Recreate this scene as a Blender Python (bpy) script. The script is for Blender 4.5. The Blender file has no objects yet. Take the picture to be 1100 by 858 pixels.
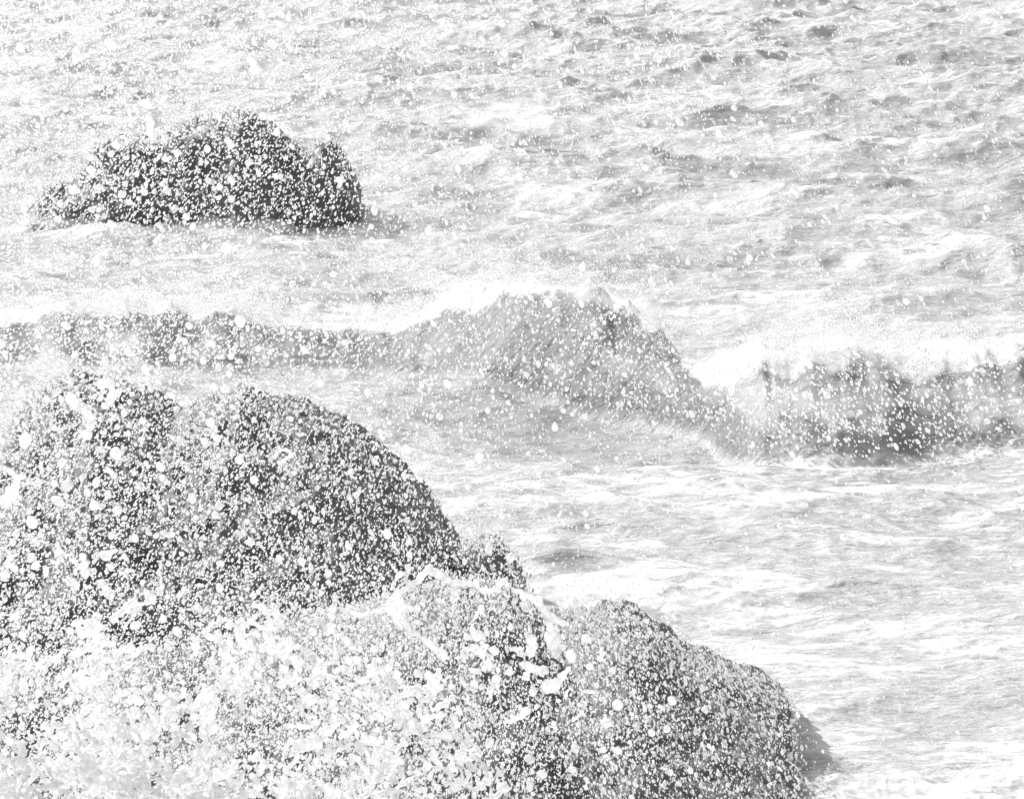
import bpy, math, random
import numpy as np

R = math.radians
rng = np.random.default_rng(7)
random.seed(7)
scene = bpy.context.scene
COL = scene.collection

# ------------------------------------------------------------------ camera
CAM_H = 8.0
PITCH = 7.7
HFOV = 12.0
FPX = 550 / math.tan(R(HFOV / 2))          # focal length in photo pixels (1100 wide)
cam_d = bpy.data.cameras.new('camera')
cam_d.angle = R(HFOV)
cam_d.clip_start = 0.5
cam_d.clip_end = 20000
cam = bpy.data.objects.new('camera', cam_d)
cam.location = (0, 0, CAM_H)
cam.rotation_euler = (R(90 - PITCH), 0, 0)
COL.objects.link(cam)
scene.camera = cam

# ------------------------------------------------------------------ sky and sun
SUN_EL, SUN_AZ = 40.0, -52.0                # azimuth measured from +Y towards +X
w = bpy.data.worlds.new('World')
scene.world = w
w.use_nodes = True
nt = w.node_tree
bg = nt.nodes['Background']
sky = nt.nodes.new('ShaderNodeTexSky')
sky.sky_type = 'NISHITA'
sky.sun_disc = False
sky.sun_elevation = R(SUN_EL)
sky.sun_rotation = R(SUN_AZ)
sky.air_density = 1.0
sky.dust_density = 3.0
bw = nt.nodes.new('ShaderNodeRGBToBW')      # the photograph is black and white
nt.links.new(sky.outputs[0], bw.inputs[0])
nt.links.new(bw.outputs[0], bg.inputs['Color'])
bg.inputs['Strength'].default_value = 0.15

sun_d = bpy.data.lights.new('sun', 'SUN')
sun_d.energy = 2.9
sun_d.angle = R(0.6)
sun_d.color = (1, 1, 1)
sun = bpy.data.objects.new('sun', sun_d)
sun.rotation_euler = (R(90 - SUN_EL), 0, R(180 - SUN_AZ))
sun.location = (5, 60, 40)
COL.objects.link(sun)

scene.view_settings.view_transform = 'Standard'
scene.view_settings.look = 'None'
scene.view_settings.exposure = 1.08
scene.view_settings.gamma = 1.0
scene.render.engine = 'CYCLES'
scene.cycles.use_denoising = True
scene.cycles.denoising_prefilter = 'ACCURATE'
scene.cycles.max_bounces = 6
scene.cycles.transparent_max_bounces = 12
scene.cycles.sample_clamp_indirect = 4
scene.cycles.volume_bounces = 4


# ------------------------------------------------------------------ helpers
def ray(u, v):
    """direction through photo pixel (u, v), scaled so that its ground distance y is 1"""
    a = R(PITCH) + np.arctan((np.asarray(v, float) - 429) / FPX)
    # lateral: x over forward depth; forward depth of a point at y=1 along the ray
    t = np.tan(a)
    depth = np.cos(R(PITCH)) + t * np.sin(R(PITCH))
    return (np.asarray(u, float) - 550) / FPX * depth, -t


def at(u, v, y):
    sx, sz = ray(u, v)
    return sx * y, y, CAM_H + sz * y


def px_at(y):
    return y / FPX


def link_mesh(name, V, F, mat, smooth=True, parent=None):
    """F: int array (n, k) of equal polygons"""
    me = bpy.data.meshes.new(name)
    V = np.asarray(V, np.float32)
    F = np.asarray(F, np.int32)
    k = F.shape[1]
    me.vertices.add(len(V))
    me.vertices.foreach_set('co', V.ravel())
    me.loops.add(F.size)
    me.loops.foreach_set('vertex_index', F.ravel())
    me.polygons.add(len(F))
    me.polygons.foreach_set('loop_start', np.arange(0, F.size, k, dtype=np.int32))
    me.polygons.foreach_set('loop_total', np.full(len(F), k, np.int32))
    if smooth:
        me.polygons.foreach_set('use_smooth', np.ones(len(F), bool))
    me.update(calc_edges=True)
    me.materials.append(mat)
    o = bpy.data.objects.new(name, me)
    COL.objects.link(o)
    if parent:
        o.parent = parent
    return o


def attr(o, name, arr):
    a = o.data.attributes.new(name, 'FLOAT', 'POINT')
    a.data.foreach_set('value', np.asarray(arr, np.float32).ravel())


def tag(o, label=None, cat=None, group=None, kind=None):
    if label: o['label'] = label
    if cat: o['category'] = cat
    if group: o['group'] = group
    if kind: o['kind'] = kind
    return o


def hash3(ix, iy, iz, s):
    h = (ix.astype(np.int64) * 374761393 + iy.astype(np.int64) * 668265263 + iz.astype(np.int64) * 2147483647 + s * 1274126177)
    h = (h ^ (h >> 13)) * 1274126177
    h = h ^ (h >> 16)
    return (h & 0xffff) / 65535.0


def vnoise(x, y, z=None, s=0):
    x = np.asarray(x, float); y = np.asarray(y, float)
    z = np.zeros_like(x) if z is None else np.asarray(z, float)
    ix, iy, iz = np.floor(x), np.floor(y), np.floor(z)
    fx, fy, fz = x - ix, y - iy, z - iz
    fx = fx * fx * (3 - 2 * fx); fy = fy * fy * (3 - 2 * fy); fz = fz * fz * (3 - 2 * fz)
    r = 0
    for a in (0, 1):
        for b in (0, 1):
            for c in (0, 1):
                wgt = (fx if a else 1 - fx) * (fy if b else 1 - fy) * (fz if c else 1 - fz)
                r = r + wgt * hash3(ix + a, iy + b, iz + c, s)
    return r


def fbm(x, y, z=None, oct=4, s=0, ridged=False):
    r = 0; a = 1; t = 0
    x = np.asarray(x, float); y = np.asarray(y, float)
    z = np.zeros_like(x) if z is None else np.asarray(z, float)
    for o in range(oct):
        n = vnoise(x * 2 ** o + 17.3 * o, y * 2 ** o + 9.1 * o, z * 2 ** o, s + o)
        if ridged: n = 1 - abs(2 * n - 1)
        r = r + a * n; t += a; a *= 0.5
    return r / t


def sstep(a, b, x):
    t = np.clip((x - a) / (b - a), 0, 1)
    return t * t * (3 - 2 * t)


# ------------------------------------------------------------------ materials
def new_mat(name):
    m = bpy.data.materials.new(name)
    m.use_nodes = True
    n = m.node_tree
    for x in list(n.nodes): n.nodes.remove(x)
    out = n.nodes.new('ShaderNodeOutputMaterial')
    return m, n, out


def node(n, t, **kw):
    x = n.nodes.new(t)
    for k, v in kw.items(): setattr(x, k, v)
    return x


def principled(n, col=.5, rough=.5, ior=1.33, spec=.5):
    p = n.nodes.new('ShaderNodeBsdfPrincipled')
    p.inputs['Base Color'].default_value = (col, col, col, 1)
    p.inputs['Roughness'].default_value = rough
    p.inputs['IOR'].default_value = ior
    p.inputs['Specular IOR Level'].default_value = spec
    return p


def mathn(n, op, a, b=None, clamp=False):
    x = n.nodes.new('ShaderNodeMath'); x.operation = op; x.use_clamp = clamp
    for i, v in enumerate((a, b)):
        if v is None: continue
        if isinstance(v, (int, float)): x.inputs[i].default_value = v
        else: n.links.new(v, x.inputs[i])
    return x.outputs[0]


def noise_n(n, vec, scale, detail=4, rough=.55, sc=(1, 1, 1), dist=0.0):
    mp = n.nodes.new('ShaderNodeMapping'); mp.inputs['Scale'].default_value = sc
    n.links.new(vec, mp.inputs['Vector'])
    t = n.nodes.new('ShaderNodeTexNoise')
    t.inputs['Scale'].default_value = scale; t.inputs['Detail'].default_value = detail
    t.inputs['Roughness'].default_value = rough; t.inputs['Distortion'].default_value = dist
    n.links.new(mp.outputs[0], t.inputs['Vector'])
    return t.outputs[0]


# drops: white aerated water, lets light through
m_drop, n, out = new_mat('white_water')
geo = node(n, 'ShaderNodeNewGeometry')
rand = geo.outputs['Random Per Island']
mr = node(n, 'ShaderNodeMapRange'); n.links.new(rand, mr.inputs[0])
mr.inputs[3].default_value = .86; mr.inputs[4].default_value = .99
d = node(n, 'ShaderNodeBsdfDiffuse'); t = node(n, 'ShaderNodeBsdfTranslucent')
n.links.new(mr.outputs[0], d.inputs[0]); n.links.new(mr.outputs[0], t.inputs[0])
mx = node(n, 'ShaderNodeMixShader'); mx.inputs[0].default_value = .5
n.links.new(d.outputs[0], mx.inputs[1]); n.links.new(t.outputs[0], mx.inputs[2])
g = node(n, 'ShaderNodeBsdfGlossy'); g.inputs['Roughness'].default_value = .12
fr = node(n, 'ShaderNodeFresnel'); fr.inputs[0].default_value = 1.33
mx2 = node(n, 'ShaderNodeMixShader')
n.links.new(fr.outputs[0], mx2.inputs[0]); n.links.new(mx.outputs[0], mx2.inputs[1]); n.links.new(g.outputs[0], mx2.inputs[2])
tr = node(n, 'ShaderNodeBsdfTransparent'); mx3 = node(n, 'ShaderNodeMixShader'); mx3.inputs[0].default_value = .18
n.links.new(mx2.outputs[0], mx3.inputs[1]); n.links.new(tr.outputs[0], mx3.inputs[2])
n.links.new(mx3.outputs[0], out.inputs[0])

# splash: foam ropes and lumps
m_splash, n, out = new_mat('splash_foam')
tc = node(n, 'ShaderNodeTexCoord')
nz = noise_n(n, tc.outputs['Object'], 28, 3)
mr = node(n, 'ShaderNodeMapRange'); n.links.new(nz, mr.inputs[0])
mr.inputs[1].default_value = .3; mr.inputs[2].default_value = .7
mr.inputs[3].default_value = .9; mr.inputs[4].default_value = .99
d = node(n, 'ShaderNodeBsdfDiffuse'); t = node(n, 'ShaderNodeBsdfTranslucent')
n.links.new(mr.outputs[0], d.inputs[0]); n.links.new(mr.outputs[0], t.inputs[0])
mx = node(n, 'ShaderNodeMixShader'); mx.inputs[0].default_value = .68
n.links.new(d.outputs[0], mx.inputs[1]); n.links.new(t.outputs[0], mx.inputs[2])
g = node(n, 'ShaderNodeBsdfGlossy'); g.inputs['Roughness'].default_value = .1
fr = node(n, 'ShaderNodeFresnel'); fr.inputs[0].default_value = 1.33
mx2 = node(n, 'ShaderNodeMixShader')
n.links.new(fr.outputs[0], mx2.inputs[0]); n.links.new(mx.outputs[0], mx2.inputs[1]); n.links.new(g.outputs[0], mx2.inputs[2])
tr = node(n, 'ShaderNodeBsdfTransparent'); mx3 = node(n, 'ShaderNodeMixShader'); mx3.inputs[0].default_value = .10
n.links.new(mx2.outputs[0], mx3.inputs[1]); n.links.new(tr.outputs[0], mx3.inputs[2])
n.links.new(mx3.outputs[0], out.inputs[0])

# rock
m_rock, n, out = new_mat('wet_dark_rock')
tc = node(n, 'ShaderNodeTexCoord')
n1 = noise_n(n, tc.outputs['Object'], 5, 8, .7)
cr = node(n, 'ShaderNodeValToRGB'); n.links.new(n1, cr.inputs[0])
cr.color_ramp.elements[0].position = .3; cr.color_ramp.elements[0].color = (.06, .06, .06, 1)
cr.color_ramp.elements[1].position = .75; cr.color_ramp.elements[1].color = (.16, .16, .16, 1)
p = principled(n, .1, .45, 1.45)
n.links.new(cr.outputs[0], p.inputs['Base Color'])
bp = node(n, 'ShaderNodeBump'); bp.inputs['Strength'].default_value = .8; bp.inputs['Distance'].default_value = .05
n.links.new(noise_n(n, tc.outputs['Object'], 16, 6, .7), bp.inputs['Height'])
n.links.new(bp.outputs[0], p.inputs['Normal'])
n.links.new(p.outputs[0], out.inputs[0])

# sea
m_sea, n, out = new_mat('sea_water')
tc = node(n, 'ShaderNodeTexCoord')
P = tc.outputs['Object']
fo = node(n, 'ShaderNodeAttribute'); fo.attribute_name = 'foam'
na = noise_n(n, P, 1.0, 8, .72, (.8, 1.7, 1), .9)
nb = noise_n(n, P, 6.0, 5, .75, (.8, 1.2, 1), .5)
nsum = mathn(n, 'ADD', mathn(n, 'MULTIPLY', na, .65), mathn(n, 'MULTIPLY', nb, .35))
f1 = mathn(n, 'ADD', fo.outputs['Fac'], mathn(n, 'MULTIPLY', mathn(n, 'SUBTRACT', nsum, .5), 3.0))
fac = mathn(n, 'MULTIPLY', mathn(n, 'SUBTRACT', f1, .38), 3.6, True)
pw = principled(n, .2, .10, 1.33)
wc = node(n, 'ShaderNodeMapRange'); n.links.new(nsum, wc.inputs[0])
wc.inputs[1].default_value = .3; wc.inputs[2].default_value = .7; wc.inputs[3].default_value = .30; wc.inputs[4].default_value = .5
ae = node(n, 'ShaderNodeAttribute'); ae.attribute_name = 'aeration'
n.links.new(mathn(n, 'MULTIPLY', wc.outputs[0], mathn(n, 'ADD', mathn(n, 'MULTIPLY', ae.outputs['Fac'], .72), .28)), pw.inputs['Base Color'])
bw1 = node(n, 'ShaderNodeBump'); bw1.inputs['Strength'].default_value = .9; bw1.inputs['Distance'].default_value = .10
n.links.new(noise_n(n, P, 5, 6, .65, (.8, 1.8, 1)), bw1.inputs['Height'])
n.links.new(bw1.outputs[0], pw.inputs['Normal'])
pf = principled(n, .82, .7, 1.33, .3)
fcol = node(n, 'ShaderNodeMapRange'); n.links.new(nb, fcol.inputs[0])
fcol.inputs[1].default_value = .3; fcol.inputs[2].default_value = .65; fcol.inputs[3].default_value = .38; fcol.inputs[4].default_value = .56
n.links.new(fcol.outputs[0], pf.inputs['Base Color'])
bf = node(n, 'ShaderNodeBump'); bf.inputs['Strength'].default_value = .7; bf.inputs['Distance'].default_value = .06
n.links.new(nsum, bf.inputs['Height'])
n.links.new(bf.outputs[0], pf.inputs['Normal'])
mx = node(n, 'ShaderNodeMixShader')
n.links.new(fac, mx.inputs[0]); n.links.new(pw.outputs[0], mx.inputs[1]); n.links.new(pf.outputs[0], mx.inputs[2])
n.links.new(mx.outputs[0], out.inputs[0])


# ------------------------------------------------------------------ sea surface
def ocean_tile(L, N, wind, ang, lmin, lmax, rms, seed, spread=2):
    g = np.random.default_rng(seed)
    k1 = np.fft.fftfreq(N, 1.0 / N) * 2 * np.pi / L
    kx, ky = np.meshgrid(k1, k1, indexing='ij')
    k = np.hypot(kx, ky); k[0, 0] = 1e-6
    Lw = wind ** 2 / 9.81
    c = (kx * np.cos(ang) + ky * np.sin(ang)) / k
    ph = np.exp(-1 / (k * Lw) ** 2) / k ** 4 * (0.12 + np.abs(c) ** spread)
    ph *= np.exp(-(k * lmin / 6.28) ** 2) * (k > 6.28 / lmax)
    ph[0, 0] = 0
    h = (g.normal(size=(N, N)) + 1j * g.normal(size=(N, N))) * np.sqrt(ph)
    H = np.fft.ifft2(h).real
    s = rms / H.std()
    h = h * s
    H = np.fft.ifft2(h).real
    # take the real-signal spectrum so that all derived fields agree
    h = np.fft.fft2(H)
    dx = np.fft.ifft2(1j * kx / k * h).real
    dy = np.fft.ifft2(1j * ky / k * h).real
    dxx = np.fft.ifft2(-kx * kx / k * h).real
    dyy = np.fft.ifft2(-ky * ky / k * h).real
    dxy = np.fft.ifft2(-kx * ky / k * h).real
    return L, N, H, dx, dy, dxx, dyy, dxy


def sample(tile, arr, x, y):
    L, N = tile[0], tile[1]
    fx = (x / L % 1) * N; fy = (y / L % 1) * N
    ix = np.floor(fx).astype(int); iy = np.floor(fy).astype(int)
    fx -= ix; fy -= iy; ix %= N; iy %= N; jx = (ix + 1) % N; jy = (iy + 1) % N
    return (arr[ix, iy] * (1 - fx) * (1 - fy) + arr[jx, iy] * fx * (1 - fy) + arr[ix, jy] * (1 - fx) * fy + arr[jx, jy] * fx * fy)


T1 = ocean_tile(41.0, 1024, 4.2, R(78), .22, 12, .14, 3)
T2 = ocean_tile(9.7, 512, 1.6, R(100), .06, 1.6, .017, 5, 1)

# breaking wave: crest and foot lines given along x at their own distances
WU = np.array([-700, -200, 0, 100, 200, 300, 400, 455, 485, 530, 620, 680, 712, 744, 775, 810, 850, 900, 950, 1000, 1050, 1100, 1300, 1800], float)
WF = np.array([405, 405, 408, 408, 405, 402, 405, 410, 418, 428, 440, 448, 455, 464, 476, 486, 492, 492, 490, 486, 484, 483, 480, 470], float)   # foot, photo rows
WC = np.array([360, 345, 336, 330, 328, 334, 340, 330, 317, 314, 319, 326, 350, 402, 396, 378, 368, 372, 384, 378, 376, 388, 390, 400], float)   # crest, photo rows
foot_y = CAM_H / -ray(WU, WF)[1]
width = np.interp(WU, [-700, 400, 560, 742, 850, 1800], [2.2, 2.0, 2.2, 1.4, 1.9, 2.0])
crest_y = foot_y + width
crest_z = CAM_H + ray(WU, WC)[1] * crest_y
crest_x = ray(WU, WC)[0] * crest_y


def breaker(x, y):
    yc = np.interp(x, crest_x, crest_y); wd = np.interp(x, crest_x, width)
    yc = yc + (fbm(x * .9, x * 0 + 3, oct=4, s=40) - .5) * .8
    z = np.interp(x, crest_x, crest_z) * (1 + (fbm(x * 2.2, x * 0 + 8, oct=4, s=50) - .5) * .5)
    t = (y - (yc - wd)) / wd
    front = np.clip(t, 0, 1) ** .85
    front = front * (1 + .12 * np.sin(np.pi * np.clip(t, 0, 1)))
    back = np.exp(-np.maximum(y - yc, 0) / 1.7)
    back2 = np.exp(-(np.maximum(y - yc, 0) / 2.2) ** 2)
    h = np.where(t < 1, front, .5 * back + .5 * back2)
    return z * h, t


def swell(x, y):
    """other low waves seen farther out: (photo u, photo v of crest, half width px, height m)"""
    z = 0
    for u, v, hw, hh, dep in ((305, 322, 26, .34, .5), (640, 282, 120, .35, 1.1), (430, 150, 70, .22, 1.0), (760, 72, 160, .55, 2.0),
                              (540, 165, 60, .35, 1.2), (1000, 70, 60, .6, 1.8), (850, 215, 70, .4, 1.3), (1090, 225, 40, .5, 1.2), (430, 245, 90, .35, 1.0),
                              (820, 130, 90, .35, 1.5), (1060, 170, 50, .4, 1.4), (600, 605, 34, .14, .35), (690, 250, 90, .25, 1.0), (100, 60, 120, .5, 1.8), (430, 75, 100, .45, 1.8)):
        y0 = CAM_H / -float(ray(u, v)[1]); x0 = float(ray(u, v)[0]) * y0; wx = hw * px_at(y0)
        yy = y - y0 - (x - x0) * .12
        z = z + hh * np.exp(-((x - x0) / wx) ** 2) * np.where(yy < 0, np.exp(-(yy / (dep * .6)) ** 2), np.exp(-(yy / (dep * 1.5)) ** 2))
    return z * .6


def sea_point(x, y):
    e = np.interp(y, [20, 36, 50, 56, 62, 90, 150, 400], [.35, .35, .42, .6, .8, 1.0, 1.25, 1.6])
    fade = np.exp(-np.maximum(y - 400, 0) / 600)
    hx = sample(T1, T1[2], x, y) * e * fade + sample(T2, T2[2], x, y) * np.interp(y, [30, 60, 90, 150], [.8, 1.1, 1.5, 1.7]) * fade
    dx = (sample(T1, T1[3], x, y) * e + sample(T2, T2[3], x, y)) * fade
    dy = (sample(T1, T1[4], x, y) * e + sample(T2, T2[4], x, y)) * fade
    b, t = breaker(x, y)
    near = np.exp(-np.abs(y - 56) / 40)
    b = b * np.where((x > -14) & (x < 14), 1, .6)
    damp = 1 - .15 * np.clip(b, 0, 1)
    z = hx * damp + b + swell(x, y)
    J = (1 + e * sample(T1, T1[5], x, y)) * (1 + e * sample(T1, T1[6], x, y)) - (e * sample(T1, T1[7], x, y)) ** 2
    return x + .9 * dx, y + .9 * dy, z, J, t, b


def yrows():
    r = [-60, -30, -10, 0, 8, 14, 18, 22, 25, 28, 30, 31.5, 32.5]
    a = 8 / 33.5
    while a > 8 / 62:
        r.append(8 / a); a -= .00017
    y = 62.0
    while y < 165: r.append(y); y += .12
    while y < 9000: r.append(y); y *= 1.012
    return np.array(r)


ys = yrows()
s_f = np.arange(-.165, .165, .00036)
s_o = .165 * 1.06 ** np.arange(0, 45)
ss = np.concatenate([-s_o[::-1], s_f, s_o])
SX, YY = np.meshgrid(ss, ys)
XX = SX * np.maximum(YY, 22)
xs, ysd, zs, J, tw, bh = sea_point(XX, YY)
# foam amount
zone = np.interp(YY, [30, 36, 44, 50, 54, 58, 62, 70, 80, 90, 110, 150, 300], [.44, .44, .40, .38, .34, .32, .28, .28, .26, .24, .25, .22, .2])
left = np.clip(-XX / 6, 0, 1)
zone = zone - .05 * (YY > 64) + .05 * left * np.exp(-((YY - 70) / 12) ** 2)
WPX = fbm(XX * .35, YY * .45, oct=3, s=70); WPY = fbm(XX * .35, YY * .45, oct=3, s=75)
foam = zone + .9 * np.clip(.62 - J, 0, 1) + .7 * (fbm(XX * .22, YY * .3, oct=3, s=9) - .5) + .55 * (fbm(XX * .7 + YY * .2 + 2 * WPX, YY * .9 + 2 * WPY, oct=5, s=19) - .5)
face = (tw > .02) & (tw < 1)
onface = sstep(.0, .12, tw + .10 * (fbm(XX * 2.5, YY * 0, oct=3, s=66) - .5)) * sstep(.03, .14, bh) * face
fcover = np.interp(XX, crest_x, np.interp(WU, [0, 350, 420, 500, 620, 680, 760, 820, 900, 1000, 1100], [.2, .1, .35, .05, .35, .05, .1, .4, .38, .28, .35]))
foam = np.where(face, foam * (1 - onface) + onface * (
    .10 + .35 * fcover + .30 * (fbm(XX * 1.6 + zs * 1.2, zs * 3.0, YY * .5, 4, 61) - .5) + .75 * sstep(.62, .92, tw + .5 * (fbm(XX * 1.3, zs * .8, oct=4, s=63) - .5))), foam)
back = (tw >= 1) & (bh > .08)
foam = np.where(back, foam + .36 * np.clip(bh * 1.5, 0, 1), foam)
# dark streaky water drawn up in front of the hump
UU = 550 + SX * FPX
foot_l = np.interp(XX, crest_x, crest_y - width)
trough = np.exp(-((UU - 560) / 150) ** 2) * np.exp(-((foot_l + .3 - YY) / 2.9) ** 2) * (tw < .12) + .7 * np.exp(-((UU - 610) / 45) ** 2) * np.exp(-((YY - 47) / .9) ** 2)
foam = foam - .42 * trough + 1.3 * trough * (fbm(XX * 1.1 + YY * .5, YY * 2.2 - XX * .3, oct=5, s=81) - .5)
churn = sstep(40.2, 36.8, YY + 6 * (WPX - .5)) * sstep(1.0, 2.6, XX) + .5 * np.exp(-((YY - 80.5) / 1.2) ** 2) * (XX < -2)
zs = zs + churn * (.15 * (fbm(XX * 1.5 + WPX * 3, YY * .9 + WPY * 3 + XX * .3, oct=4, s=101, ridged=True) - .6) + .025 * (fbm(XX * 7, YY * 4, oct=3, s=103, ridged=True) - .6))
SV = np.stack([xs, ysd, zs], -1)
nr, nc = XX.shape
idx = np.arange(nr * nc).reshape(nr, nc)
SF = np.stack([idx[:-1, :-1], idx[:-1, 1:], idx[1:, 1:], idx[1:, :-1]], -1).reshape(-1, 4)
sea = link_mesh('sea_water', SV.reshape(-1, 3), SF, m_sea)
attr(sea, 'foam', foam + .05 * churn)
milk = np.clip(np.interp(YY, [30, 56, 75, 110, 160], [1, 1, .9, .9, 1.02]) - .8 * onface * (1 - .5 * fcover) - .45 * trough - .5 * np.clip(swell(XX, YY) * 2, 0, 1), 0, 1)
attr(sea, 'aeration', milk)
tag(sea, kind='structure')

# seabed under everything
bx = 9000
bed = link_mesh('seabed', [(-bx, -100, -6), (bx, -100, -6), (bx, 9000, -6), (-bx, 9000, -6)], [[0, 1, 2, 3]], m_rock, False)
tag(bed, kind='structure')


# ------------------------------------------------------------------ rocks
def rock(name, outline, y_ridge, front, back, label, cat='rock', seed=1, step=.03, rough=.12, group=None, tilt=0.0):
    """a boulder whose skyline follows the outline; outline in photo pixels at ridge distance y_ridge"""
    o = np.array(outline, float)
    yr = y_ridge
    ox = ray(o[:, 0], o[:, 1])[0] * yr
    oz = CAM_H + ray(o[:, 0], o[:, 1])[1] * yr
    x0, x1 = ox.min() - .5, ox.max() + .5
    xs = np.arange(x0, x1, step); ys = np.arange(yr - front - .6, yr + back + .6, step)
    X, Y = np.meshgrid(xs, ys)
    wob = (fbm(X * .8, X * 0 + seed, oct=3, s=seed) - .5) * .5
    rid = np.interp(X, ox, oz, left=oz[0], right=oz[-1])
    edge = np.minimum(X - ox.min(), ox.max() - X)
    d = np.where(Y < yr + wob, (yr + wob - Y) / front, (Y - yr - wob) / back)
    d = np.clip(d, 0, 1.4)
    base = -1.0
    prof = 1 - d ** 2.2
    Z = base + (rid - base) * np.clip(prof, -.3, 1)
    Z = np.where(edge < 0, base - 1, Z)
    lump = (fbm(X * 1.7, Y * 1.7, Z * 1.2, 5, seed + 3, True) - .62)
    crag = np.floor(fbm(X * 2.6, Y * 2.6, Z * 2.6, 3, seed + 41) * 9) / 9 - .5
    fine = (fbm(X * 6, Y * 6, Z * 5, 4, seed + 9, True) - .6)
    amt = np.clip(d * 3, .18, 1)
    Z = Z + lump * rough * 4 * amt + fine * rough * 1.6 + crag * rough * 1.8
    # facet pushes sideways so that the faces are not a pure height field
    X2 = X + (fbm(Y * 2.2, Z * 2.2, X, 4, seed + 21) - .5) * rough * 1.6
    Y2 = Y + (fbm(X * 2.2, Z * 2.2, Y, 4, seed + 31) - .5) * rough * 3
    nr, nc = X.shape
    idx = np.arange(nr * nc).reshape(nr, nc)
    F = np.stack([idx[:-1, :-1], idx[:-1, 1:], idx[1:, 1:], idx[1:, :-1]], -1).reshape(-1, 4)
    V = np.stack([X2, Y2, Z], -1).reshape(-1, 3)
    keep = (V[F][:, :, 2].max(1) > -.9)
    F = F[keep]
    used = np.unique(F); mp = -np.ones(len(V), int); mp[used] = np.arange(len(used))
    V = V[used]; F = mp[F]
    c = V.mean(0); c[2] = 0
    ob = link_mesh(name, V - c, F, m_rock)
    ob.location = c
    tag(ob, label, cat, group)
    return ob, V


rocks = {}
_, rocks['far'] = rock('sea_rock', [(24, 250), (32, 222), (50, 200), (75, 193), (88, 178), (100, 163), (118, 150), (140, 147), (160, 150), (176, 146), (200, 131), (225, 123),
      (250, 120), (272, 122), (292, 133), (306, 150), (322, 162), (338, 156), (352, 153), (366, 162), (376, 182), (384, 198), (386, 225), (390, 250)],
      81.6, 2.0, 2.2, 'low dark rock standing far out in the waves, surrounded by foam', seed=3, rough=.10)
_, rocks['main'] = rock('sea_rock', [(-330, 640), (-250, 560), (-120, 520), (-30, 500), (2, 470), (12, 455), (30, 428), (52, 414), (80, 406), (105, 408), (130, 411), (150, 418), (170, 428), (190, 446),
      (205, 436), (228, 428), (262, 421), (290, 430), (320, 437), (345, 447), (372, 457), (392, 475), (412, 490), (432, 505), (448, 522), (462, 542), (476, 562), (490, 590), (500, 625), (506, 680)],
      46.6, 7.2, 2.4, 'largest dark rock with two rounded humps, spattered with spray', seed=11, rough=.10)
_, rocks['knob'] = rock('sea_rock', [(482, 640), (490, 600), (500, 585), (515, 577), (532, 578), (545, 588), (556, 603), (563, 622), (568, 650)],
      45.4, 1.0, .8, 'small dark knob of rock at the right foot of the two-humped rock', seed=17, rough=.06, step=.02)
_, rocks['low'] = rock('sea_rock', [(-350, 725), (-200, 712), (-40, 730), (30, 706), (90, 735), (160, 712), (230, 722), (280, 696), (350, 680), (395, 668), (430, 648), (480, 640), (540, 640), (575, 668), (600, 690), (622, 675), (645, 665), (665, 660), (685, 670), (705, 686), (725, 702), (745, 713), (768, 716),
      (790, 730), (812, 739), (835, 750), (852, 762), (860, 776), (863, 792), (857, 815), (853, 850), (845, 900)],
      38.4, 4.6, 3.6, 'long low dark rock sloping down to the right in the foreground', seed=23, rough=.08)


# ------------------------------------------------------------------ drops
def ico(level):
    import bmesh
    bm = bmesh.new(); bmesh.ops.create_icosphere(bm, subdivisions=level, radius=1)
    V = np.array([v.co[:] for v in bm.verts]); F = np.array([[v.index for v in f.verts] for f in bm.faces])
    bm.free(); return V, F


def octa():
    V = np.array([(1, 0, 0), (-1, 0, 0), (0, 1, 0), (0, -1, 0), (0, 0, 1), (0, 0, -1)], float)
    F = np.array([(4, 0, 2), (4, 2, 1), (4, 1, 3), (4, 3, 0), (5, 2, 0), (5, 1, 2), (5, 3, 1), (5, 0, 3)])
    return V, F


SH = {0: octa(), 1: ico(1), 2: ico(2)}


def drop_cloud(name, P, rad, elong, lean, level, label, mat=None, lump=.12):
    """one mesh of many drops; lean = angle from vertical of the long axis in the x-z plane"""
    V0, F0 = SH[level]
    n = len(P); k = len(V0)
    V = np.repeat(V0[None], n, 0)
    if lump:
        d = rng.normal(size=(n, 3)); ph = rng.uniform(0, 6.28, (n, 1))
        V = V * (1 + lump * np.sin(2.5 * np.einsum('nkj,nj->nk', V, d) + ph))[..., None]
    r = np.asarray(rad)[:, None]
    V = V * np.stack([r, r, r * np.asarray(elong)[:, None]], -1).reshape(n, 1, 3)
    c, s = np.cos(lean)[:, None], np.sin(lean)[:, None]
    x = V[..., 0] * c + V[..., 2] * s; z = -V[..., 0] * s + V[..., 2] * c
    V = np.stack([x, V[..., 1], z], -1) + P[:, None, :]
    F = (F0[None] + (np.arange(n) * k)[:, None, None]).reshape(-1, 3)
    o = link_mesh(name, V.reshape(-1, 3), F, mat or m_drop)
    return tag(o, label, 'spray', kind='stuff')


GU = np.array([-600, 0, 200, 400, 600, 800, 1000, 1500], float)
GV = np.array([-400, 0, 100, 250, 350, 450, 600, 750, 858, 1300], float)
GD = np.array([
    [.3, .5, .5, .35, .2, .08, .05, .0],
    [.6, .8, .7, .5, .30, .12, .07, .05],
    [.6, .8, .8, .45, .28, .16, .10, .05],
    [.6, .65, .6, .35, .22, .12, .08, .05],
    [.8, .8, .7, .45, .32, .2, .2, .1],
    [.95, .95, .62, .36, .2, .18, .15, .1],
    [1.1, 1.05, .85, .7, .15, .04, .03, .02],
    [1.4, 1.4, 1.2, 1., .5, .06, .03, .02],
    [1.5, 1.5, 1.3, 1., .6, .08, .05, .03],
    [1.5, 1.5, 1.3, 1., .6, .08, .05, .03]])


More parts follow.
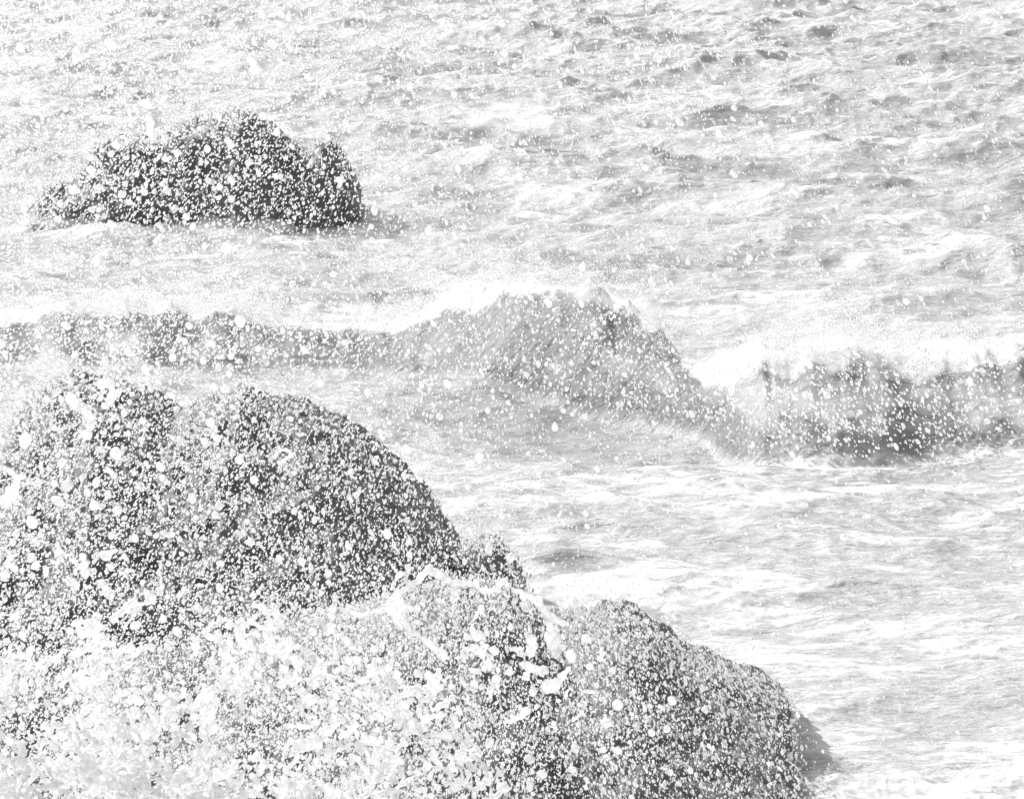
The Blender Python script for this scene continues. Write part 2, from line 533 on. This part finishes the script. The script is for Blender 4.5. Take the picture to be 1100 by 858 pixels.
def dens(u, v):
    iu = np.clip(np.searchsorted(GU, u) - 1, 0, len(GU) - 2); iv = np.clip(np.searchsorted(GV, v) - 1, 0, len(GV) - 2)
    fu = np.clip((u - GU[iu]) / (GU[iu + 1] - GU[iu]), 0, 1); fv = np.clip((v - GV[iv]) / (GV[iv + 1] - GV[iv]), 0, 1)
    return (GD[iv, iu] * (1 - fu) * (1 - fv) + GD[iv, iu + 1] * fu * (1 - fv) + GD[iv + 1, iu] * (1 - fu) * fv + GD[iv + 1, iu + 1] * fu * fv)


def plume(n_per_1000px2):
    """positions in the thrown-up spray, 17 to 25 m away, wider than the picture"""
    A = 1700 * 1300 / 1000
    n = int(A * n_per_1000px2 * 1.6)
    u = rng.uniform(-350, 1350, n); v = rng.uniform(-220, 1080, n)
    cl = .55 + .9 * fbm(u / 55, v / 55, oct=3, s=77)
    D = dens(u, v) * cl
    k = rng.uniform(0, 1.6, n) < D
    u, v = u[k], v[k]
    y = rng.uniform(17, 25, len(u))
    x, yy, z = at(u, v, y)
    return np.stack([x, yy, z], -1), u, v, y


def leaning(u, v):
    return np.interp(u, [0, 300, 550, 750, 1100], [R(36), R(26), R(6), R(-10), R(-24)]) + rng.normal(0, .28, len(u))


P, u, v, y = plume(150)
drop_cloud('spray_droplets', P, rng.uniform(.5, 1.1, len(u)) * px_at(y), rng.uniform(1.2, 3.0, len(u)), leaning(u, v), 0,
           'fine white droplets of spray flying across the whole view', lump=0)
P, u, v, y = plume(20)
drop_cloud('spray_drops', P, np.clip(rng.lognormal(.42, .28, len(u)), 1, 3.2) * px_at(y), rng.uniform(1.0, 1.7, len(u)), leaning(u, v), 1,
           'white round drops of spray thickest at the left and below')
P, u, v, y = plume(2.0)
drop_cloud('spray_blobs', P, np.clip(rng.lognormal(1.08, .22, len(u)), 2.4, 5) * px_at(y), rng.uniform(.9, 1.45, len(u)), leaning(u, v), 2,
           'larger white drops scattered through the flying spray', lump=.2)


def hug(V, n, off, rmin, rmax, name, label, level=1, el=(1.0, 2.2), nearest=None, zmin=.0):
    """drops just off a rock's skin, thrown up and towards the viewer's side"""
    V = V[(V[:, 2] > zmin) & (V[:, 2] < 5)]
    x, y, z = V.T
    i = rng.integers(0, len(V), n)
    P = V[i] + np.stack([rng.normal(0, .05, n), -np.abs(rng.normal(0, off, n)) - .04, np.abs(rng.normal(0, off * .12, n))], -1)
    u = 550 + P[:, 0] / P[:, 1] * FPX
    r = (rmin + (rmax - rmin) * rng.beta(1.3, 3, n)) * px_at(P[:, 1])
    return drop_cloud(name, P, r, rng.uniform(*el, n), leaning(u, u), level, label, lump=.1 if level else 0)


_low = rocks['low']; _low = _low[(_low[:, 0] / _low[:, 1] * FPX > -230 + 200 * (fbm(_low[:, 0] * 1.5, _low[:, 1] * 1.5, oct=3, s=5) - .5)) | (rng.uniform(0, 1, len(_low)) < .15)]
hug(_low, 9500, .35, .7, 2.7, 'rock_spray', 'white drops streaming down and off the long low rock')
hug(rocks['main'], 8000, .35, .6, 2.6, 'rock_spray', 'white drops pelting the two-humped rock')
hug(_low, 26000, .3, .45, 1.1, 'rock_spray', 'fine drops streaming off the long low rock', level=0, el=(1.3, 3))
hug(rocks['main'], 8000, .3, .45, 1.1, 'rock_spray', 'fine drops streaming off the two-humped rock', level=0, el=(1.3, 3))
hug(rocks['knob'], 900, .2, .8, 1.8, 'rock_spray', 'white drops over the small knob of rock')
hug(rocks['far'], 4200, .4, .5, 1.7, 'rock_spray', 'small white drops over the far rock')

# spray over the breaking wave
n = 5200
wx = rng.uniform(-6, 9, n)
yc = np.interp(wx, crest_x, crest_y); zc = np.interp(wx, crest_x, crest_z); wd = np.interp(wx, crest_x, width)
f = rng.uniform(0, 1, n) ** .8
P = np.stack([wx, yc - wd * f - rng.uniform(.1, .9, n), zc * (1 - f) + rng.uniform(.02, .35, n)], -1)
k = rng.uniform(0, 1, n) < np.clip(fbm(wx * .5, wx * 0, oct=2, s=5) * 1.3 + np.where(wx > 1, .2, -.2), 0, 1)
P = P[k]; n = len(P)
drop_cloud('wave_spray', P, np.clip(rng.lognormal(.12, .36, n), .6, 2.6) * px_at(56), rng.uniform(1, 1.8, n), leaning(550 + P[:, 0] / P[:, 1] * FPX, P[:, 0]), 1,
           'white drops flying in front of the breaking wave')
# fine mist blown off the crests
n = 90000
wx = rng.uniform(-7, 9, n)
yc = np.interp(wx, crest_x, crest_y); zc = np.interp(wx, crest_x, crest_z)
am = sstep(.3, 1.0, zc) * (fbm(wx * 1.6, wx * 0, oct=3, s=15) * 1.4)
hgt = np.abs(rng.normal(0, 1, n)) * .26 * am
P = np.stack([wx + hgt * .5, yc + rng.normal(.1, .45, n), zc * rng.uniform(.7, 1, n) + hgt], -1)
P = P[am > .3]; n = len(P)
drop_cloud('crest_mist', P, rng.uniform(.25, .7, n) * px_at(57), rng.uniform(1, 1.8, n), rng.normal(0, .8, n), 0, 'fine white mist blown off the breaking crest', lump=0)


# ------------------------------------------------------------------ thrown water: ropes, sheets and lumps
def blob_mesh(name, balls, voxel, mat, label, cat='splash', kind=None, group=None, rough=.0):
    """balls: (x, y, z, rx, ry, rz) ellipsoids melted into one skin"""
    B = np.array(balls, float)
    V0, F0 = SH[1]
    V = V0[None] * B[:, None, 3:6] + B[:, None, :3]
    c = B[:, :3].mean(0)
    F = (F0[None] + (np.arange(len(B)) * len(V0))[:, None, None]).reshape(-1, 3)
    src = link_mesh('raw', V.reshape(-1, 3) - c, F, mat)
    m = src.modifiers.new('r', 'REMESH'); m.mode = 'VOXEL'; m.voxel_size = voxel; m.use_smooth_shade = True
    sm = src.modifiers.new('s', 'SMOOTH'); sm.factor = .5; sm.iterations = 1
    dg = bpy.context.evaluated_depsgraph_get()
    me = bpy.data.meshes.new_from_object(src.evaluated_get(dg))
    bpy.data.objects.remove(src)
    n = len(me.vertices); co = np.empty(n * 3, np.float32); me.vertices.foreach_get('co', co); co = co.reshape(-1, 3).astype(float)
    no = np.empty(n * 3, np.float32); me.vertices.foreach_get('normal', no); no = no.reshape(-1, 3)
    amp = voxel * 2.6
    dsp = fbm(co[:, 0] / (voxel * 7), co[:, 1] / (voxel * 7), co[:, 2] / (voxel * 7), 3, 5) - .5
    co = co + no * (dsp * amp)[:, None]
    me.vertices.foreach_set('co', co.astype(np.float32).ravel())
    me.polygons.foreach_set('use_smooth', np.ones(len(me.polygons), bool))
    me.materials.clear(); me.materials.append(mat); me.name = name
    o = bpy.data.objects.new(name, me); o.location = c
    COL.objects.link(o)
    return tag(o, label, cat, group, kind)


def rope(pts, y, r=3.5, wob=.42, depth=.03):
    """a rope of water through photo-plane points (u, v[, r]) at distance y"""
    out = []
    px = px_at(y)
    p = [(a[0], a[1], a[2] if len(a) > 2 else r) for a in pts]
    if len(p) > 2:
        q = [p[0]] + p + [p[-1]]; sm = []
        for i in range(1, len(q) - 2):
            for k in range(4):
                t = k / 4
                sm.append(tuple(.5 * (2 * q[i][j] + (q[i + 1][j] - q[i - 1][j]) * t + (2 * q[i - 1][j] - 5 * q[i][j] + 4 * q[i + 1][j] - q[i + 2][j]) * t * t
                                + (3 * q[i][j] - q[i - 1][j] - 3 * q[i + 1][j] + q[i + 2][j]) * t ** 3) for j in range(3)))
        p = sm + [p[-1]]
    dy = 0
    for (u0, v0, r0), (u1, v1, r1) in zip(p[:-1], p[1:]):
        L = math.hypot(u1 - u0, v1 - v0); k = max(2, int(L / 1.3))
        for i in range(k):
            t = i / k
            rr = .8 * (r0 + (r1 - r0) * t) * (1 + random.uniform(-wob, wob))
            dy += random.uniform(-1, 1) * depth * .15
            x, yy, z = at(u0 + (u1 - u0) * t + random.uniform(-1, 1), v0 + (v1 - v0) * t + random.uniform(-1, 1), y + dy)
            rr *= px
            out.append((float(x), float(yy), float(z), rr, rr * .8, rr))
            if random.random() < .07:       # droplets about to tear off
                q = rr * random.uniform(.5, .8)
                out.append((float(x) + random.uniform(-2, 2) * rr, float(yy), float(z) + random.uniform(-2, 2) * rr, q, q, q))
    u1, v1, r1 = p[-1]
    x, yy, z = at(u1, v1, y + dy); q = r1 * px * 1.15
    out.append((float(x), float(yy), float(z), q, q, q))
    return out


YS = 18.6
VX = .0034
G = 'ropes and lumps of thrown water'
blob_mesh('water_splash', rope([(360, 652, 2.5), (372, 655), (386, 660), (405, 656, 3), (418, 650, 4), (427, 638, 4.5), (440, 629, 5), (450, 622, 6), (459, 613, 5), (466, 613, 6), (474, 618, 5), (486, 625, 4), (504, 627, 3), (520, 634, 3.5), (535, 634, 4)], YS, 3.5)
          + rope([(427, 638, 6), (431, 658, 6), (438, 675, 4), (450, 683, 4), (460, 690, 4.5), (475, 703, 6)], YS, 4) + rope([(421, 630, 3), (428, 618, 3), (437, 617, 3), (436, 625, 3)], YS, 3)
          + rope([(459, 613, 4), (462, 606, 2)], YS, 3) + rope([(418, 650, 5), (424, 662, 5), (430, 672, 4)], YS, 3),
          VX, m_splash, 'arching white rope of water in front of the small knob of rock', group=G)
blob_mesh('water_splash', rope([(533, 634, 3), (540, 625, 4), (552, 633, 3.5), (563, 637, 4), (575, 645, 5), (584, 655, 6), (593, 664, 6), (605, 669, 4)], YS + .4, 4)
          + rope([(560, 640, 4), (566, 652, 3), (572, 660, 2)], YS + .4) + rope([(588, 668, 7), (598, 690, 5)], YS + .4),
          VX, m_splash, 'ragged white water tongue between the knob and the low rock', group=G)
blob_mesh('water_splash', rope([(518, 652, 4), (512, 660, 2.5), (508, 670, 1.8), (508, 678, 4), (512, 683, 6)], YS, 3, .15), VX * .8, m_splash, 'thin hanging thread of water ending in a round bead', group=G)
blob_mesh('water_splash', rope([(588, 684, 6), (593, 692, 8), (597, 702, 5)], YS, 6, .15), VX, m_splash, 'plump white lozenge of water over the middle of the low rock', group=G)
blob_mesh('water_splash', rope([(571, 684, 5), (572, 692, 7), (570, 700, 6)], YS, 6, .15), VX, m_splash, 'upright oval white lump just left of the plump lozenge', group=G)
blob_mesh('water_splash', rope([(563, 714, 5), (575, 718, 6), (586, 721, 4)], YS, 6) + rope([(586, 738, 8), (597, 734, 8), (606, 724, 4), (611, 718, 3)], YS, 6), VX, m_splash,
          'forked white lump of water with a raised right horn', group=G)
blob_mesh('water_splash', rope([(543, 776, 3), (552, 773, 4), (560, 769, 5), (566, 763, 5)], YS, 4, .15), VX, m_splash, 'short slanting white finger of water low on the low rock', group=G)
blob_mesh('water_splash', rope([(272, 650, 3.5), (281, 651, 4), (287, 659, 4), (289, 668, 3)], YS, 3, .2) + rope([(256, 674, 3), (262, 670, 3), (275, 671, 3.5), (287, 676, 4), (291, 688, 5), (280, 697, 6), (268, 694, 6), (258, 688, 5), (255, 680, 4)], YS, 4, .2)
          + rope([(288, 676, 5), (300, 668, 6)], YS, 5) + rope([(290, 690, 6), (302, 702, 7), (316, 707, 6), (322, 712, 5)], YS, 5), VX, m_splash,
          'curled loop of white water with a dark hole above the foam', group=G)
blob_mesh('water_splash', rope([(108, 625, 5), (113, 631, 6.5), (118, 638, 6)], YS, 5, .08), VX, m_splash, 'smooth slanting white capsule of water on the left', group=G)
blob_mesh('water_splash', rope([(5, 503, 3), (14, 508, 5), (18, 518, 5), (13, 530, 9), (6, 538, 8)], YS, 5), VX, m_splash, 'white hooked lump of water at the left edge', group=G)
blob_mesh('water_splash', rope([(74, 426, 6), (80, 434, 9), (90, 440, 6), (95, 448, 6)], YS, 6) + rope([(108, 412, 5), (118, 412, 7), (120, 424, 5), (118, 430, 5)], YS, 5), VX, m_splash,
          'white scattered lumps over the left hump of the rock', group=G)
blob_mesh('water_splash', rope([(295, 490, 2.5), (302, 483, 2.5), (310, 484, 2.5), (312, 490, 2.5), (304, 495, 2.5)], YS, 2.5, .15), VX * .8, m_splash, 'little ring of white water over the right hump', group=G)
blob_mesh('water_splash', rope([(160, 40 + 85, 3), (161, 132, 6), (161, 142, 5), (163, 149, 3)], YS, 5, .1), VX, m_splash, 'tall pale lump of water above the left shoulder of the far rock', group=G)

# the thick foam at the lower left, too tangled to count
MU = np.array([-300, 0, 120, 250, 350, 420, 520, 640, 760], float)
MV = np.array([560, 640, 690, 730, 790, 858, 960], float)
MD = np.array([[.04, .03, .0, .0, .0, .0, 0, 0, 0],
               [.22, .16, .06, .0, .0, .0, 0, 0, 0],
               [.6, .55, .35, .3, .2, .10, .05, .04, 0],
               [1.1, 1.0, .85, .75, .5, .25, .16, .12, .02],
               [1.1, 1, 1, .95, .8, .45, .16, .08, .02],
               [1.2, 1.1, 1, 1, .85, .45, .14, .05, .01],
               [1.3, 1.1, 1, 1, .9, .5, .2, .1, .0]])
balls = []
tries = 0
while tries < 6500:
    tries += 1
    u = random.uniform(-280, 760); v = random.uniform(570, 950)
    iu = min(max(np.searchsorted(MU, u) - 1, 0), 7); iv = min(max(np.searchsorted(MV, v) - 1, 0), 5)
    fu = (u - MU[iu]) / (MU[iu + 1] - MU[iu]); fv = (v - MV[iv]) / (MV[iv + 1] - MV[iv])
    d = MD[iv, iu] * (1 - fu) * (1 - fv) + MD[iv, iu + 1] * fu * (1 - fv) + MD[iv + 1, iu] * (1 - fu) * fv + MD[iv + 1, iu + 1] * fu * fv
    gate = float(fbm(np.array([u / 38.]), np.array([v / 38.]), oct=3, s=91)[0])
    if random.random() > d * max(0, (gate - .39) * 5.0): continue
    y = random.uniform(15.6, 17.6)
    th = random.uniform(0, 6.28); L = random.uniform(8, 46) * (.6 + .4 * d); cur = random.uniform(-.12, .12)
    pts = []; a = 0
    r = random.uniform(1.4, 3.6) if random.random() < .97 else random.uniform(5, 7)
    while a < L:
        pts.append((u, v, r * random.uniform(.6, 1.5)))
        st = random.uniform(3, 7); a += st; th += random.uniform(-.5, .5) + cur * st * .4
        u += st * math.cos(th); v += st * math.sin(th) * .9
    if len(pts) > 1: balls += rope(pts, y, r, .3, .08)
    for _ in range(random.randint(0, 3)):        # loose lumps beside the rope
        q = random.uniform(1.5, 5); x, yy, z = at(u + random.gauss(0, 16), v + random.gauss(0, 14), y); q *= px_at(y)
        balls.append((float(x), float(yy), float(z), q * random.uniform(.7, 1.5), q, q * random.uniform(.7, 1.4)))
blob_mesh('splash_foam', balls, .0031, m_splash, 'tangled white foam bursting up at the lower left', kind='stuff', cat='foam')

# big single drops that stand out
def big_drop(u, v, r, el, lean, y, label, group):
    V, F = SH[2]
    d = rng.normal(size=3); ph = rng.uniform(0, 6.28)
    V = V * (1 + .10 * np.sin(2.2 * V @ d + ph))[:, None] * np.array([r, r, r * el]) * px_at(y)
    c, s_ = math.cos(lean), math.sin(lean)
    V = np.stack([V[:, 0] * c + V[:, 2] * s_, V[:, 1], -V[:, 0] * s_ + V[:, 2] * c], -1)
    o = link_mesh('water_drop', V, F, m_drop); o.location = [float(q) for q in at(u, v, y)]
    return tag(o, label, 'water drop', group)


singles = [
 (98, 183, 5.5, 1, 'round white drop in front of the upper left slope of the far rock'),
 (81, 204, 6, .8, 'wide white drop low on the left slope of the far rock'),
 (119, 241, 5, 1, 'white drop at the waterline under the left half of the far rock'),
 (248, 156, 4.2, 1, 'round white drop just under the summit of the far rock'),
 (365, 194, 4.2, 1, 'white drop in front of the right end of the far rock'),
 (125, 156, 5, .9, 'white drop on the skyline of the left shoulder of the far rock'),
 (258, 345, 6.5, 1.15, 'biggest smooth oval drop, alone in front of the dark wave over the right hump'),
 (138, 379, 6, .7, 'wide flat white drop in front of the dark wave, above the left hump'),
 (203, 350, 4.2, 1, 'round white drop in front of the dark wave, above the notch between the humps'),
 (71, 350, 6, .7, 'wide white drop high on the dark wave near the left edge'),
 (327, 376, 5, .8, 'white drop in front of the dark wave, up and right of the right hump'),
 (93, 467, 6.2, 1, 'perfectly round white drop in the middle of the left hump'),
 (124, 487, 7.2, 1, 'biggest white drop of the left hump, lower right of the perfectly round one'),
 (62, 538, 8, .65, 'wide flat white drop low on the left side of the two-humped rock'),
 (35, 561, 7, 1, 'chunky white drop low at the left foot of the two-humped rock'),
 (27, 473, 7, 1.6, 'tall white drop at the left edge of the left hump'),
 (172, 501, 5.2, 1, 'round white drop under the notch between the two humps'),
 (226, 454, 5, 1.2, 'upright white drop near the top left of the right hump'),
 (257, 494, 5, 1, 'white drop in the middle of the right hump, left of the little ring'),
 (273, 515, 4.2, 1.3, 'upright white drop in front of the right hump, under the little ring'),
 (512, 698, 7, .8, 'wide white drop below the hanging thread of water'),
 (664, 757, 6.5, 1, 'round white drop in front of the middle of the right part of the low rock'),
 (651, 776, 7, .8, 'wide white drop under the round one on the right part of the low rock'),
 (540, 846, 8, .8, 'biggest white drop at the bottom edge in front of the low rock'),
 (613, 704, 6, 1.3, 'tall white drop right of the plump lozenge of water'),
 (157, 112, 7, .8, 'pale wide drop just above the tall pale lump of water'),
 (119, 48, 7, 1, 'pale round drop high up at the left over open water'),
]
for (u, v, r, el, lab) in singles:
    big_drop(u, v, r, el, float(leaning(np.array([float(u)]), 0)[0]) * .6, rng.uniform(15.5, 16.8), lab, 'large single drops of thrown water')
others = [(155, 207, 4.6), (236, 201, 4), (223, 160, 4), (179, 205, 4.6), (200, 233, 4), (227, 369, 4), (156, 397, 4.5), (121, 374, 4), (371, 368, 4), (247, 394, 4), (6, 348, 4.5), (185, 384, 4),
          (122, 510, 4.5), (101, 543, 6), (72, 522, 6), (126, 548, 5), (231, 553, 4), (194, 473, 5.5), (113, 596, 7), (177, 573, 4), (185, 574, 3.5), (213, 653, 5), (220, 474, 4), (234, 472, 4), (153, 452, 4), (50, 429, 4),
          (145, 578, 4.5), (160, 640, 5), (630, 686, 6), (531, 699, 5.5), (583, 831, 6), (569, 815, 6), (618, 804, 5)]
oa = np.array(others, float); yy = rng.uniform(16, 17, len(oa)); P = np.stack(at(oa[:, 0], oa[:, 1], yy), -1)
drop_cloud('spray_blobs', P, oa[:, 2] * px_at(yy), rng.uniform(.8, 1.3, len(oa)), leaning(oa[:, 0], 0), 2, 'heavy white drops among the spray over the rocks', lump=.15)

# ------------------------------------------------------------------ mist blown off the crests (real air full of water)
m_mist, n, out = new_mat('spray_mist')
vs = node(n, 'ShaderNodeVolumeScatter'); vs.inputs['Color'].default_value = (1, 1, 1, 1); vs.inputs['Density'].default_value = 1.4
n.links.new(vs.outputs[0], out.inputs['Volume'])


m_thin = m_mist.copy(); m_thin.name = 'thin_mist'
m_thin.node_tree.nodes['Volume Scatter'].inputs['Density'].default_value = .45
m_far = m_mist.copy(); m_far.name = 'far_mist'
m_far.node_tree.nodes['Volume Scatter'].inputs['Density'].default_value = .3


def mist(balls, voxel, label, mat=None):
    o = blob_mesh('spray_mist', balls, voxel, mat or m_mist, label, 'mist', kind='stuff')
    return o


def puffs(u0, v0, u1, v1, y, k, r0, r1, su, sv):
    L = []
    for _ in range(k):
        t = random.random(); u = u0 + (u1 - u0) * t + random.gauss(0, su); v = v0 + (v1 - v0) * t + random.gauss(0, sv)
        yy = y + random.gauss(0, .25); r = random.uniform(r0, r1) * px_at(y)
        x, q, z = at(u, v, yy); L.append((float(x), float(q), float(z), r * 1.6, r * 1.3, r))
    return L


B = []
for a, b, k, r0, r1 in ((470, 560, 46, 5, 15), (560, 620, 34, 5, 15), (620, 700, 42, 6, 15), (690, 735, 16, 4, 11), (745, 820, 26, 6, 15), (800, 900, 40, 5, 16), (900, 1000, 40, 5, 16), (1000, 1130, 40, 5, 16), (330, 470, 26, 3, 9), (-40, 330, 46, 2, 8)):
    m = (a + b) / 2
    va, vb = np.interp([a, b], WU, WC); y = float(np.interp(m, WU, crest_y))
    B += puffs(a, va + 1, b, vb + 1, y, int(k * 1.3), r0 * .6, r1 * .62, 4, 6)
    for _ in range(k // 2):              # plumes torn upward
        t = random.random(); u = a + (b - a) * t; v = va + (vb - va) * t; rr = random.uniform(.2, .45) * r1; hh = random.uniform(.6, 1.6) * r1
        for q in range(7):
            x, yy, z = at(u + q * random.uniform(.0, .9) + q * .5, v - hh * q / 6, y + .1); e = rr * (1 - q / 8) * px_at(y)
            B.append((float(x), float(yy), float(z), e * 1.2, e * 1.5, e * 1.3))
mist(B, .05, 'white mist blowing off the breaking crest')
B = puffs(455, 95, 610, 165, 100, 80, 3, 12, 22, 12) + puffs(420, 150, 480, 110, 104, 24, 3, 9, 14, 14)
mist(B, .16, 'pale mist torn off a far crest above the middle of the view', m_far)
B = puffs(30, 240, 330, 247, 79.0, 110, 3, 10, 14, 4) + puffs(340, 222, 420, 216, 83, 14, 3, 9, 8, 4) + puffs(0, 190, 70, 215, 83, 12, 3, 9, 10, 5)
mist(B, .1, 'thin mist along the foot of the far rock', m_thin)
B = puffs(770, 430, 1120, 430, 53.8, 90, 6, 17, 20, 18) + puffs(640, 380, 740, 420, 56, 20, 5, 12, 14, 16) + puffs(-40, 370, 380, 372, 60, 60, 5, 14, 20, 14)
mist(B, .08, 'thin veil of mist drifting before the breaking wave', m_thin)
B = puffs(835, 832, 900, 850, 36.8, 60, 2, 6, 16, 7) + puffs(770, 850, 880, 868, 35.6, 50, 2, 7, 18, 6)
mist(B, .035, 'thin spray round the right foot of the low rock', m_thin)
